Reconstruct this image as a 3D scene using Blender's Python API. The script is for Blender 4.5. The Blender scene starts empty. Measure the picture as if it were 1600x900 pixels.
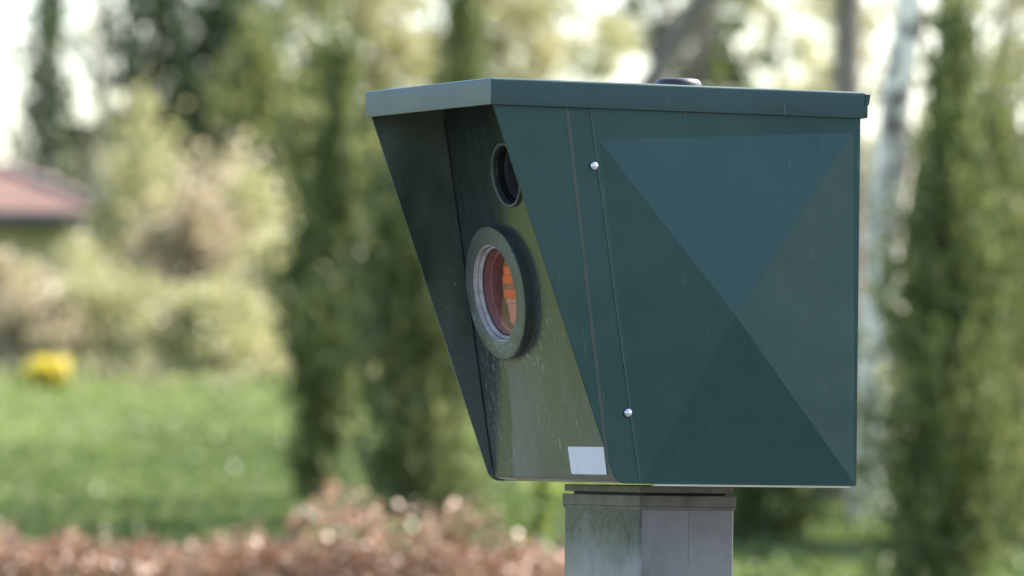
import bpy, bmesh, math, random
import numpy as np
from mathutils import Matrix, Vector

sc = bpy.context.scene
random.seed(7)
RNG = np.random.default_rng(11)
R = math.radians

# ------------------------------------------------------------------ camera, sky, sun, exposure
CAMH = 1.6
CAM_B = Vector((-3.98725478, -8.8232486, 0.04634386))          # camera in the housing's own frame
FW = Vector((0.42409636, 0.90525842, 0.02548454))
RT = Vector((0.90534477, -0.42449097, 0.01258038))
UP = Vector((-0.02220645, -0.017737, 0.99959605))
ANG = math.pi / 2 - math.atan2(FW.y, FW.x)
ROT = Matrix.Rotation(ANG, 3, 'Z')
cam_d = bpy.data.cameras.new("camera")
cam = bpy.data.objects.new("camera", cam_d)
sc.collection.objects.link(cam)
r_, u_, f_ = ROT @ RT, ROT @ UP, ROT @ FW
M = Matrix(((r_.x, u_.x, -f_.x, 0), (r_.y, u_.y, -f_.y, 0), (r_.z, u_.z, -f_.z, CAMH), (0, 0, 0, 1)))
cam.matrix_world = M
cam_d.sensor_width = 36
cam_d.lens = 10000 / 1600 * 36
cam_d.clip_start = 0.5
cam_d.clip_end = 3000
cam_d.dof.use_dof = True
cam_d.dof.focus_distance = 9.62
cam_d.dof.aperture_fstop = 5.6
cam_d.dof.aperture_blades = 0
sc.camera = cam

SUN_EL, SUN_AZ = R(44), R(126)        # azimuth measured from "towards the camera" round to the right
sdir = Vector((math.sin(SUN_AZ) * math.cos(SUN_EL), -math.cos(SUN_AZ) * math.cos(SUN_EL), math.sin(SUN_EL)))
w = bpy.data.worlds.new("World")
sc.world = w
w.use_nodes = True
nt = w.node_tree
sky = nt.nodes.new('ShaderNodeTexSky')
sky.sky_type = 'NISHITA'
sky.sun_disc = False
sky.sun_elevation = SUN_EL
sky.sun_rotation = math.atan2(sdir.x, sdir.y)
sky.air_density = 1.0
sky.dust_density = 2.0
sky.ozone_density = 1.0
nt.links.new(sky.outputs[0], nt.nodes['Background'].inputs[0])
nt.nodes['Background'].inputs[1].default_value = 0.13
sd = bpy.data.lights.new("sun", 'SUN')
sd.energy = 5.0
sd.angle = R(0.5)
sd.color = (1.0, 0.95, 0.87)
so = bpy.data.objects.new("sun", sd)
sc.collection.objects.link(so)
so.rotation_euler = (-sdir).to_track_quat('-Z', 'Y').to_euler()
so.location = (0, 0, 30)

sc.render.engine = 'CYCLES'
sc.cycles.use_denoising = True
sc.cycles.max_bounces = 8
sc.cycles.transparent_max_bounces = 8
sc.view_settings.view_transform = 'Standard'
sc.view_settings.look = 'None'
sc.view_settings.gamma = 1
sc.view_settings.use_curve_mapping = False
sc.view_settings.exposure = 1.75

# ------------------------------------------------------------------ helpers
def tag(o, label=None, cat=None, group=None, kind=None):
    if label: o['label'] = label
    if cat: o['category'] = cat
    if group: o['group'] = group
    if kind: o['kind'] = kind
    return o

def empty(name, loc, label, cat, group=None, rz=0):
    o = bpy.data.objects.new(name, None)
    sc.collection.objects.link(o)
    o.location = loc
    o.rotation_euler = (0, 0, rz)
    o.empty_display_size = 0.1
    return tag(o, label, cat, group)

def link(name, me, mat, parent=None, smooth=False):
    o = bpy.data.objects.new(name, me)
    sc.collection.objects.link(o)
    if mat: 
        me.materials.clear(); me.materials.append(mat)
    if parent: o.parent = parent
    if smooth: me.shade_smooth()
    return o

def from_bm(name, bm, mat, parent=None, smooth=False, bevel=0, seg=2, autos=False):
    bmesh.ops.remove_doubles(bm, verts=bm.verts, dist=1e-6)
    bmesh.ops.recalc_face_normals(bm, faces=bm.faces)
    me = bpy.data.meshes.new(name)
    bm.to_mesh(me); bm.free()
    o = link(name, me, mat, parent, smooth)
    if autos:
        me.shade_smooth()
        try: me.set_sharp_from_angle(angle=R(35))
        except Exception: pass
    if bevel:
        m = o.modifiers.new("edges", 'BEVEL'); m.width = bevel; m.segments = seg
        m.limit_method = 'ANGLE'; m.angle_limit = R(30); m.harden_normals = False
    return o

def mat_nodes(name, rough=0.5, spec=0.5, metal=0.0):
    m = bpy.data.materials.new(name); m.use_nodes = True
    n = m.node_tree; b = n.nodes['Principled BSDF']
    b.inputs['Roughness'].default_value = rough
    b.inputs['Specular IOR Level'].default_value = spec
    b.inputs['Metallic'].default_value = metal
    return m, n, b

def coords(n, scale=(1, 1, 1), rot=(0, 0, 0), loc=(0, 0, 0)):
    tc = n.nodes.new('ShaderNodeTexCoord'); mp = n.nodes.new('ShaderNodeMapping')
    n.links.new(tc.outputs['Object'], mp.inputs[0])
    mp.inputs['Scale'].default_value = scale; mp.inputs['Rotation'].default_value = rot
    mp.inputs['Location'].default_value = loc
    return mp.outputs[0]

def noise(n, vec, scale, detail=4, rough=0.55):
    t = n.nodes.new('ShaderNodeTexNoise'); t.inputs['Scale'].default_value = scale
    t.inputs['Detail'].default_value = detail; t.inputs['Roughness'].default_value = rough
    n.links.new(vec, t.inputs['Vector']); return t.outputs['Fac']

def ramp(n, fac, stops):
    r = n.nodes.new('ShaderNodeValToRGB'); n.links.new(fac, r.inputs[0])
    el = r.color_ramp.elements
    el[0].position, el[1].position = stops[0][0], stops[-1][0]
    while len(el) < len(stops): el.new(0.5)
    for e, (p, c) in zip(sorted(el, key=lambda e: e.position), sorted(stops, key=lambda s: s[0])):
        pass
    for i, (p, c) in enumerate(stops):
        el[i].position = p
    for i, (p, c) in enumerate(stops):
        el[i].color = (c, c, c, 1) if isinstance(c, (int, float)) else (*c, 1)
    return r.outputs[0]

def mixc(n, fac, a, b, mode='MIX'):
    m = n.nodes.new('ShaderNodeMix'); m.data_type = 'RGBA'; m.blend_type = mode
    for sock, v in ((m.inputs[0], fac), (m.inputs[6], a), (m.inputs[7], b)):
        if hasattr(v, 'is_output'): n.links.new(v, sock)
        elif isinstance(v, (int, float)): sock.default_value = v
        else: sock.default_value = (*v, 1)
    return m.outputs[2]

def math_(n, op, a, b=None, c=None):
    m = n.nodes.new('ShaderNodeMath'); m.operation = op
    for i, v in enumerate((a, b, c)):
        if v is None: continue
        if hasattr(v, 'is_output'): n.links.new(v, m.inputs[i])
        else: m.inputs[i].default_value = v
    return m.outputs[0]

def bump(n, b, h, strength, dist=0.001):
    u = n.nodes.new('ShaderNodeBump'); u.inputs['Strength'].default_value = strength
    u.inputs['Distance'].default_value = dist
    n.links.new(h, u.inputs['Height']); n.links.new(u.outputs[0], b.inputs['Normal'])

# ------------------------------------------------------------------ materials
def leaf_mat(name, cols, trans=0.35, rough=0.45, spec=0.4):
    m, n, b = mat_nodes(name, rough, spec)
    g = n.nodes.new('ShaderNodeNewGeometry')
    k = len(cols)
    c = ramp(n, g.outputs['Random Per Island'], [(i / max(1, k - 1), col) for i, col in enumerate(cols)])
    n.links.new(c, b.inputs['Base Color'])
    t = n.nodes.new('ShaderNodeBsdfTranslucent'); n.links.new(c, t.inputs[0])
    mx = n.nodes.new('ShaderNodeMixShader'); mx.inputs[0].default_value = trans
    n.links.new(b.outputs[0], mx.inputs[1]); n.links.new(t.outputs[0], mx.inputs[2])
    n.links.new(mx.outputs[0], n.nodes['Material Output'].inputs[0])
    return m

def bark_mat(name, a, b_, scale=8, stretch=0.3, lo=0.35, hi=0.65):
    m, n, b = mat_nodes(name, 0.85, 0.2)
    f = noise(n, coords(n, (1, 1, stretch)), scale, 6, 0.7)
    n.links.new(mixc(n, ramp(n, f, [(lo, 0.0), (hi, 1.0)]), a, b_), b.inputs['Base Color'])
    bump(n, b, f, 0.6, 0.02)
    return m

def paint(name, base, rough=0.28, dust=(0.16, 0.17, 0.15), dust_amt=0.06, streak=0.0, spec=0.5, specks=0.35, mask=None, smask=None, dens=0.8, wave=4, hair=0.735):
    """powder coated sheet with faint grime, vertical runs and small pale nicks"""
    m, n, b = mat_nodes(name, rough, spec)
    v = coords(n)
    big = noise(n, v, 5, 5, 0.6)
    fine = noise(n, v, 900, 2, 0.5)
    vs = coords(n, (60, 60, 2.5))
    st = noise(n, vs, 1.0, 4, 0.6)
    base_v = mixc(n, ramp(n, big, [(0.3, 0.0), (0.75, 1.0)]), base, tuple(c * 1.18 + 0.002 for c in base))
    d = math_(n, 'MULTIPLY', ramp(n, big, [(0.35, 0.15), (0.7, 1.0)]), dust_amt)
    d = math_(n, 'ADD', d, math_(n, 'MULTIPLY', ramp(n, st, [(0.45, 0.0), (0.8, 1.0)]), streak))
    if mask is not None: d = math_(n, 'ADD', d, mask(n, fine, big, st))
    d = math_(n, 'MINIMUM', d, 1.0)
    c1 = mixc(n, d, base_v, dust)
    # nicks
    vo = n.nodes.new('ShaderNodeTexVoronoi'); vo.inputs['Scale'].default_value = 26
    n.links.new(coords(n, (1, 1, 0.55)), vo.inputs['Vector'])
    wob = noise(n, v, 260, 3, 0.6)
    dd = math_(n, 'ADD', vo.outputs['Distance'], math_(n, 'MULTIPLY', wob, 0.06))
    near = ramp(n, dd, [(0.050, 1.0), (0.070, 0.0)])
    sel = n.nodes.new('ShaderNodeSeparateColor'); n.links.new(vo.outputs['Color'], sel.inputs[0])
    near = math_(n, 'MULTIPLY', near, ramp(n, sel.outputs[0], [(dens, 0.0), (dens + 0.02, 1.0)]))
    near = math_(n, 'MULTIPLY', near, specks)
    # hairline scratches
    sc1 = noise(n, coords(n, (420, 420, 16), (0.05, 0.12, 0.0)), 1.0, 2, 0.4)
    s = math_(n, 'MULTIPLY', ramp(n, sc1, [(hair, 0.0), (hair + 0.03, 1.0)]), specks * 0.8)
    sm_ = math_(n, 'MAXIMUM', near, s)
    if smask is not None: sm_ = math_(n, 'MULTIPLY', sm_, smask(n))
    c2 = mixc(n, sm_, c1, (0.42, 0.43, 0.42))
    n.links.new(c2, b.inputs['Base Color'])
    rr = math_(n, 'ADD', math_(n, 'MULTIPLY', big, 0.16), rough - 0.07)
    rr = math_(n, 'ADD', rr, math_(n, 'MULTIPLY', d, 0.35))
    n.links.new(rr, b.inputs['Roughness'])
    h = math_(n, 'ADD', math_(n, 'MULTIPLY', fine, 0.25), math_(n, 'MULTIPLY', noise(n, v, 5, 2, 0.5), wave * 3))
    h = math_(n, 'ADD', h, math_(n, 'MULTIPLY', noise(n, coords(n, (70, 70, 1.2)), 1.0, 2, 0.5), 1.2))
    bump(n, b, h, 0.22, 0.0006)
    return m

TEAL = (0.0065, 0.045, 0.043)
GREEN = (0.013, 0.027, 0.020)
def sepz(n, axis=2, vec=None):
    s = n.nodes.new('ShaderNodeSeparateXYZ'); n.links.new(vec or coords(n), s.inputs[0]); return s.outputs[axis]

m_teal = paint("teal_paint", TEAL, 0.27, spec=0.38, dust_amt=0.035, streak=0.02, specks=0.22, dens=0.90, wave=9)
m_lid = paint("lid_paint", (0.008, 0.040, 0.038), 0.30, spec=0.4, dust_amt=0.04, specks=0.2, dens=0.9)
def front_dust_and_sheen(n, fine, big, st):
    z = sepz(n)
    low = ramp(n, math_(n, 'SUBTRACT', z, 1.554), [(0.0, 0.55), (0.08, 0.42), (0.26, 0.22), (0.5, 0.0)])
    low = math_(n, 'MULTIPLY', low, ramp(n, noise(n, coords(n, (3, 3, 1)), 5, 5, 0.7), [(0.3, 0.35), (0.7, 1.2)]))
    zz = math_(n, 'SUBTRACT', z, 1.554)                 # wedge of mirrored light painted pale under the flash ring
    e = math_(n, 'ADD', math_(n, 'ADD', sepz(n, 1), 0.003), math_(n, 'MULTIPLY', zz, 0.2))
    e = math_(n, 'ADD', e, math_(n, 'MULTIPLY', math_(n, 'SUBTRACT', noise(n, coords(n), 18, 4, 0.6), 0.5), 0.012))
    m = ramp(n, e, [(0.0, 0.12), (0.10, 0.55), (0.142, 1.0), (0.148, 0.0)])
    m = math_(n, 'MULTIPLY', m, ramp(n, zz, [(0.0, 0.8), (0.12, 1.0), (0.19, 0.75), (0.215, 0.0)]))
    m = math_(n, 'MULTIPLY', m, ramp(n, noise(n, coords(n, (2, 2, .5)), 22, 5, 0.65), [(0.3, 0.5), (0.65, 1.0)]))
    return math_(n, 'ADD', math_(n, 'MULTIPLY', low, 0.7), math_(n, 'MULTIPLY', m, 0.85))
def scuffs(n):
    z = math_(n, 'SUBTRACT', sepz(n), 1.554)
    low = ramp(n, z, [(0.0, 0.9), (0.22, 1.0), (0.30, 0.25), (0.5, 0.1)])
    return math_(n, 'MULTIPLY', low, ramp(n, noise(n, coords(n, (1, 1, .5), loc=(.13, .02, 0)), 13, 3, .6), [(0.47, 0.0), (0.60, 1.0)]))
m_front = paint("green_front_paint", GREEN, 0.15, dust=(0.185, 0.175, 0.172), dust_amt=0.08, streak=0.08, specks=0.95, mask=front_dust_and_sheen, smask=scuffs, dens=0.30, hair=0.64, spec=0.28)
def chalk(n, fine, big, st):
    a = noise(n, coords(n, (1, 1, 0.6), loc=(0.3, 0, 0.1)), 7, 3, 0.5)
    a = ramp(n, a, [(0.40, 0.05), (0.60, 0.75)])
    f = ramp(n, noise(n, coords(n), 520, 3, 0.7), [(0.40, 0.35), (0.62, 0.9)])
    return math_(n, 'MULTIPLY', a, f)
m_chalk = paint("chalked_green_paint", (0.020, 0.043, 0.026), 0.36, dust=(0.17, 0.19, 0.165), dust_amt=0.06, specks=0.5, mask=chalk)
def ring_wear(n, fine, big, st):
    f = ramp(n, noise(n, coords(n), 330, 3, 0.7), [(0.5, 0.0), (0.62, 1.0)])
    z = ramp(n, noise(n, coords(n), 16, 3, 0.6), [(0.50, 0.0), (0.66, 0.7)])
    return math_(n, 'ADD', math_(n, 'MULTIPLY', f, z), 0.02)
m_ring = paint("grey_green_ring_paint", (0.036, 0.052, 0.040), 0.4, dust=(0.34, 0.36, 0.38), dust_amt=0.07, specks=0.5, mask=ring_wear)

def plain(name, col, rough=0.5, metal=0.0, spec=0.5, var=0.15, scale=20, bmp=0.0):
    m, n, b = mat_nodes(name, rough, spec, metal)
    f = noise(n, coords(n), scale, 5, 0.6)
    n.links.new(mixc(n, ramp(n, f, [(0.3, 0.0), (0.7, 1.0)]), tuple(c * (1 - var) for c in col), tuple(min(1, c * (1 + var)) for c in col)), b.inputs['Base Color'])
    if bmp: bump(n, b, f, bmp, 0.002)
    return m
m_dark = plain("black_gasket", (0.008, 0.010, 0.009), 0.6)
m_inside = plain("dark_interior", (0.012, 0.013, 0.014), 0.5)
m_lip = plain("worn_aluminium_lip", (0.46, 0.45, 0.46), 0.42, 0.15, var=0.25, scale=60)
m_rivet = plain("bright_rivet_steel", (0.72, 0.72, 0.74), 0.28, 0.9, var=0.1)
m_cream = plain("cream_underside_paint", (0.50, 0.47, 0.38), 0.6)
m_beige = plain("beige_underside_paint", (0.22, 0.20, 0.15), 0.6)
m_sticker = plain("blank_white_sticker", (0.66, 0.66, 0.70), 0.55, var=0.05, scale=60)
m_violet = plain("coated_lens_rim", (0.10, 0.10, 0.11), 0.3, 0.5)
m_pinkin = plain("dusty_pink_barrel", (0.40, 0.27, 0.27), 0.45, var=0.2, scale=40)
m_redback = plain("dark_red_filter", (0.34, 0.16, 0.145), 0.4, var=0.25, scale=14)
m_orange = plain("orange_reflection", (0.95, 0.165, 0.06), 0.5, var=0.12, scale=50)
m_pinkbar = plain("pink_reflection", (0.80, 0.36, 0.30), 0.5, var=0.12, scale=50)
m_seam = plain("weathered_seam_sealant", (0.036, 0.052, 0.040), 0.4, var=0.3, scale=30)
m_plug = plain("dark_rubber_plug", (0.030, 0.030, 0.034), 0.45)

def glass_mat(name, col, rough=0.02, alpha=0.25):
    m = bpy.data.materials.new(name); m.use_nodes = True; n = m.node_tree; n.nodes.clear()
    out = n.nodes.new('ShaderNodeOutputMaterial'); tr = n.nodes.new('ShaderNodeBsdfTransparent')
    gl = n.nodes.new('ShaderNodeBsdfGlossy'); mx = n.nodes.new('ShaderNodeMixShader'); fr = n.nodes.new('ShaderNodeFresnel')
    tr.inputs[0].default_value = (*col, 1); gl.inputs['Roughness'].default_value = rough
    fr.inputs[0].default_value = 1.28
    n.links.new(fr.outputs[0], mx.inputs[0]); n.links.new(tr.outputs[0], mx.inputs[1]); n.links.new(gl.outputs[0], mx.inputs[2])
    n.links.new(mx.outputs[0], out.inputs[0]); return m
m_glass_red = glass_mat("rose_tinted_glass", (0.96, 0.84, 0.84), 0.05)
m_glass = glass_mat("coated_glass", (0.5, 0.5, 0.55), 0.03)

# post: galvanised steel, algae film on the upper front face, pale runs lower down
def post_mat(front):
    m, n, b = mat_nodes("galvanised_post_front" if front else "galvanised_post_side", 0.5, 0.4, 0.25)
    v = coords(n)
    vo = n.nodes.new('ShaderNodeTexVoronoi'); vo.inputs['Scale'].default_value = 16
    n.links.new(coords(n, (1, 1, 0.6)), vo.inputs['Vector'])
    sp = n.nodes.new('ShaderNodeSeparateColor'); n.links.new(vo.outputs['Color'], sp.inputs[0])
    big = noise(n, v, 9, 6, 0.65)
    c = mixc(n, ramp(n, big, [(0.3, 0.0), (0.7, 1.0)]), (0.12, 0.115, 0.113), (0.225, 0.215, 0.215))
    c = mixc(n, math_(n, 'MULTIPLY', sp.outputs[0], 0.4), c, (0.24, 0.23, 0.24))
    run = noise(n, coords(n, (40, 40, 3)), 1.0, 5, 0.7)
    c = mixc(n, math_(n, 'MULTIPLY', ramp(n, run, [(0.55, 0.0), (0.75, 1.0)]), 0.5), c, (0.30, 0.29, 0.295))
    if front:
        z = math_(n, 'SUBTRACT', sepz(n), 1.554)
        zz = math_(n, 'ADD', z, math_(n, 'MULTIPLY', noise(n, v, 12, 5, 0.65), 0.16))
        c = mixc(n, 0.45, c, (0.38, 0.39, 0.40))  # front face toned lighter, its extra sky light painted in
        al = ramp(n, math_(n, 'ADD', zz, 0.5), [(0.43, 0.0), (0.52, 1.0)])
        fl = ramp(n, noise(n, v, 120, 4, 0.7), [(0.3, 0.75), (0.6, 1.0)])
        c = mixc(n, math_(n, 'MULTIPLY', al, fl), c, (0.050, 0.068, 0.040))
    # edge grime
    n.links.new(c, b.inputs['Base Color'])
    n.links.new(math_(n, 'ADD', math_(n, 'MULTIPLY', big, 0.3), 0.38), b.inputs['Roughness'])
    bump(n, b, math_(n, 'ADD', big, noise(n, v, 300, 2)), 0.25, 0.001)
    return m
m_post_f = post_mat(True); m_post_s = post_mat(False)
m_flange = plain("dirty_flange_steel", (0.115, 0.112, 0.100), 0.55, 0.2, var=0.4, scale=25, bmp=0.2)

# ------------------------------------------------------------------ ground
def gz(d, x=0.0):
    """height of the lawn bank as a function of distance"""
    pts = [(-400, -0.5), (-20, -0.02), (0, 0), (15, 0), (25, 0.45), (35, 1.10), (60, 2.28), (80, 2.75), (120, 3.0), (1500, 5.0)]
    return float(np.interp(d, [p[0] for p in pts], [p[1] for p in pts]))

def sheet(name, xs, ys, dz, mat, bumpy=0.0):
    verts = []; nx = len(xs)
    for y in ys:
        for x in xs:
            verts.append((x, y, gz(y) + dz + (bumpy * (math.sin(x * .9 + y * .31) + math.sin(y * .7 - x * .37)) if 18 < y < 100 else 0)))
    faces = [(j * nx + i, j * nx + i + 1, (j + 1) * nx + i + 1, (j + 1) * nx + i) for j in range(len(ys) - 1) for i in range(nx - 1)]
    me = bpy.data.meshes.new(name); me.from_pydata(verts, [], faces); me.update()
    return link(name, me, mat, None, True)

m_lawn, n, b = mat_nodes("lawn", 0.9, 0.15)
f1 = noise(n, coords(n), 0.55, 6, 0.65); f2 = noise(n, coords(n, (1, 0.35, 1)), 9, 5, 0.7)
c = mixc(n, ramp(n, f1, [(0.35, 0.0), (0.62, 1.0)]), (0.085, 0.145, 0.030), (0.19, 0.22, 0.060))
c = mixc(n, math_(n, 'MULTIPLY', ramp(n, f2, [(0.4, 0.0), (0.7, 1.0)]), 0.5), c, (0.13, 0.165, 0.045))
n.links.new(c, b.inputs['Base Color']); bump(n, b, f2, 0.8, 0.05)
tag(sheet("lawn_ground", [-900, -300, -100, -50, -30] + list(np.arange(-20, 20.1, 0.8)) + [30, 50, 100, 300, 900],
          [-400, -100, -40, -6.05] + [5.2] + list(np.arange(8, 100, 1.0)) + [120, 160, 250, 500, 1500], 0.0, m_lawn, 0.012), kind='structure')

m_asph, n, b = mat_nodes("asphalt", 0.85, 0.3)
f = noise(n, coords(n), 60, 6, 0.7)
n.links.new(mixc(n, f, (0.035, 0.036, 0.038), (0.075, 0.075, 0.078)), b.inputs['Base Color']); bump(n, b, f, 0.5, 0.01)
def slab(name, x0, x1, y0, y1, z0, z1, mat, parent=None, bevel=0):
    bm = bmesh.new(); bmesh.ops.create_cube(bm, size=1)
    bmesh.ops.scale(bm, vec=(x1 - x0, y1 - y0, z1 - z0), verts=bm.verts)
    bmesh.ops.translate(bm, vec=((x0 + x1) / 2, (y0 + y1) / 2, (z0 + z1) / 2), verts=bm.verts)
    return from_bm(name, bm, mat, parent, bevel=bevel)
tag(slab("road", -120, 120, -6, 5.0, -0.3, 0.012, m_asph), kind='structure')
m_kerb = plain("concrete_kerb", (0.32, 0.31, 0.29), 0.85, scale=12, bmp=0.3)
m_pave, n, b = mat_nodes("pavement_asphalt", 0.9, 0.2)
f = noise(n, coords(n), 30, 6, 0.7); n.links.new(mixc(n, f, (0.055, 0.054, 0.053), (0.10, 0.098, 0.095)), b.inputs['Base Color']); bump(n, b, f, 0.4, 0.01)
tag(slab("pavement", -120, 120, 5.1605, 14.0, -0.3, 0.10, m_pave), kind='structure')
tag(slab("kerb", -120, 120, 5.0, 5.16, -0.3, 0.12, m_kerb, bevel=0.01), kind='structure')

# ------------------------------------------------------------------ speed camera housing (its own frame: x to the rear, -y the side we see)
W, L, HC, O, XB, XT = 0.4616, 0.6305, 0.0403, 0.0069, 0.2212, 0.1295
H = 0.60; ZT = H - HC; YS = W / 2 - O
ZB = CAMH - CAM_B.z                                    # underside of the housing above ground
PC = Vector((0.3845, 0.003, 0))                          # post centre in that frame
off = ROT @ (Vector((PC.x, PC.y, 0)) - Vector((CAM_B.x, CAM_B.y, 0)))
root = empty("speed_camera", (off.x, off.y, 0), "dark teal roadside speed camera box with slanted hood on a grey steel post", "speed camera", rz=ANG)
def B(x, y, z): return Vector((x - PC.x, y - PC.y, z + ZB))

def prism_y(poly, y0, y1):
    bm = bmesh.new()
    a = [bm.verts.new(B(x, y0, z)) for x, z in poly]; c = [bm.verts.new(B(x, y1, z)) for x, z in poly]
    bm.faces.new(a); bm.faces.new(c[::-1])
    for i in range(len(poly)):
        j = (i + 1) % len(poly); bm.faces.new((a[i], c[i], c[j], a[j]))
    return bm
def addbox(bm, x0, x1, y0, y1, z0, z1):
    vs = [bm.verts.new(B(x, y, z)) for x in (x0, x1) for y in (y0, y1) for z in (z0, z1)]
    for f in ((0, 1, 3, 2), (4, 6, 7, 5), (0, 4, 5, 1), (2, 3, 7, 6), (0, 2, 6, 4), (1, 5, 7, 3)):
        bm.faces.new([vs[i] for i in f])
def arc(cx, cz, r, a0, a1, k=6):
    return [(cx + r * math.cos(a0 + (a1 - a0) * i / k), cz + r * math.sin(a0 + (a1 - a0) * i / k)) for i in range(k + 1)]

# side wall outline with the rounded lower front corner
rc = 0.022
slope = math.atan2(XB - 0.004 - O, ZT)   # lean of the front edge
ux, uz = -math.sin(slope), math.cos(slope)
xc = XB - 0.004
cx = xc + rc / math.tan(math.pi / 4 + slope / 2) * 1.0
t = rc * math.tan((math.pi / 2 - slope) / 2)
p_edge = (xc + ux * t, uz * t); cxx = xc + t; cen = (cxx, rc)
a1 = math.atan2(p_edge[1] - cen[1], p_edge[0] - cen[0])
if a1 < 0: a1 += 2 * math.pi
side_poly = [(O, ZT + 0.03)] + [(O, ZT)] + arc(cen[0], cen[1], rc, a1, 1.5 * math.pi) + [(L - O, 0), (L - O, ZT + 0.03)]
TH = 0.0028
near = from_bm("side_wall", prism_y(side_poly, -YS, -YS + TH), m_teal, root, bevel=0.0008)
far = from_bm("side_wall", prism_y(side_poly, YS - TH, YS), m_chalk, root, bevel=0.0008)
far['label'] = "chalky dark green hood wall on the far side"

# outer cover sheet with the stamped four-sided pyramid
def cover(sgn):
    bm = bmesh.new(); y0 = sgn * (YS - 0.0008); y1 = sgn * (YS + 0.0016)
    lt, lb = (0.1664, ZT + 0.001), (0.2570, 0.0008)
    rt, rb = (L - O, ZT + 0.001), (L - O, 0.0008)
    Ap, Bp, Cp, Dp = (0.1787 + .002, 0.513), (0.6105, 0.5375), (L - O - .003, 0.0030), (0.2602, 0.0037)
    apx = (0.3998, 0.2535)
    V = {k: bm.verts.new(B(p[0], y1, p[1])) for k, p in dict(lt=lt, lb=lb, rt=rt, rb=rb, A=Ap, B=Bp, C=Cp, D=Dp).items()}
    ap = bm.verts.new(B(apx[0], y1 + sgn * 0.029, apx[1]))
    for f in (('lt', 'rt', 'B', 'A'), ('rt', 'rb', 'C', 'B'), ('rb', 'lb', 'D', 'C'), ('lb', 'lt', 'A', 'D')):
        bm.faces.new([V[k] for k in f])
    for a, c in (('A', 'B'), ('B', 'C'), ('C', 'D'), ('D', 'A')): bm.faces.new([V[a], V[c], ap])
    back = {k: bm.verts.new(B(p[0], y0, p[1])) for k, p in dict(lt=lt, lb=lb, rt=rt, rb=rb).items()}
    for a, c in (('lt', 'rt'), ('rt', 'rb'), ('rb', 'lb'), ('lb', 'lt')): bm.faces.new([V[a], V[c], back[c], back[a]])
    bm.faces.new([back[k] for k in ('lt', 'rt', 'rb', 'lb')])
    return bm
cov = from_bm("pyramid_side_sheet", cover(-1), m_teal, near, bevel=0.0009, seg=3)
from_bm("pyramid_side_sheet", cover(1), m_teal, far, bevel=0.0012)
# seam bead where the front plate is fixed behind the side wall
def strip(p0, p1, w_, y0, y1):
    (x0, z0), (x1, z1) = p0, p1
    return prism_y([(x0 - w_, z0), (x0 + w_, z0), (x1 + w_, z1), (x1 - w_, z1)], y0, y1)
from_bm("seam_bead", strip((0.1275, ZT), (0.2045, 0.012), 0.0030, -YS - 0.0004, -YS + 0.0005), m_seam, near, bevel=0.0006)
from_bm("sheet_edge_highlight", strip((0.1660, ZT), (0.2566, 0.0012), 0.0005, -YS - 0.0014, -YS + 0.0005), plain("edge_highlight_paint", (0.10, 0.135, 0.130), .4), near)  # pale strip painted as the highlight along the cover sheet's edge
def disc_along(bm, c, ax, prof, seg=48, closed=True):
    """lathe: prof = [(radius, height along ax)]"""
    ax = Vector(ax).normalized(); e1 = ax.orthogonal().normalized(); e2 = ax.cross(e1)
    rings = []
    for r, h in prof:
        if r < 1e-7: rings.append([bm.verts.new(Vector(c) + ax * h)]); continue
        rings.append([bm.verts.new(Vector(c) + ax * h + (e1 * math.cos(2 * math.pi * k / seg) + e2 * math.sin(2 * math.pi * k / seg)) * r) for k in range(seg)])
    for a, c2 in zip(rings[:-1], rings[1:]):
        for k in range(seg):
            j = (k + 1) % seg
            if len(a) == 1 and len(c2) == 1: continue
            if len(a) == 1: bm.faces.new((a[0], c2[j], c2[k]))
            elif len(c2) == 1: bm.faces.new((a[k], a[j], c2[0]))
            else: bm.faces.new((a[k], a[j], c2[j], c2[k]))
for (x, z) in ((0.1735, 0.474), (0.2347, 0.106)):
    bm = bmesh.new()
    disc_along(bm, B(x, -YS - 0.0015, z), (0, -1, 0), [(0.0068, 0), (0.0068, 0.0008), (0.0062, 0.0026), (0.0044, 0.0042), (0.0022, 0.0050), (0, 0.0052)], 24)
    from_bm("rivet", bm, m_rivet, near, autos=True)

# rear wall, underside
bm = bmesh.new(); addbox(bm, L - O - TH - 0.0001, L - O - 0.0002, -YS + TH, YS - TH, 0.0005, ZT + 0.03)
from_bm("rear_wall", bm, m_teal, root)
bm = bmesh.new(); addbox(bm, XB + 0.02, L - O - TH - 0.001, -YS + TH + 0.0002, YS - TH - 0.0002, 0.0004, 0.003)
addbox(bm, XB + 0.06, L - O - 0.01, -YS + 0.0006, -YS + 0.011, -0.0032, -0.0002)
from_bm("underside_plate", bm, m_cream, root)

# lid: top with folded down rims (rounded fold along the top edge)
def lid():
    bm = bmesh.new(); r = 0.005; th = 0.0025
    prof = [(0.0, -HC)] + [(0.0, -r)] + [(r - r * math.cos(a), -r + r * math.sin(a)) for a in (math.pi * .125, math.pi * .25, math.pi * .375, math.pi * .5)]
    def ringv(ins, z): return [bm.verts.new(B(x, y, H + z)) for x, y in ((ins, -W / 2 + ins), (L - ins, -W / 2 + ins), (L - ins, W / 2 - ins), (ins, W / 2 - ins))]
    rings = [ringv(i, z) for i, z in prof]
    inner = [ringv(th, -HC), ringv(th, -th * 2)]
    for a, c in zip(rings[:-1], rings[1:]):
        for k in range(4): bm.faces.new((a[k], a[(k + 1) % 4], c[(k + 1) % 4], c[k]))
    bm.faces.new(rings[-1])
    for k in range(4): bm.faces.new((rings[0][k], inner[0][k], inner[0][(k + 1) % 4], rings[0][(k + 1) % 4]))
    for k in range(4): bm.faces.new((inner[0][k], inner[1][k], inner[1][(k + 1) % 4], inner[0][(k + 1) % 4]))
    bm.faces.new(inner[1])
    return bm
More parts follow.
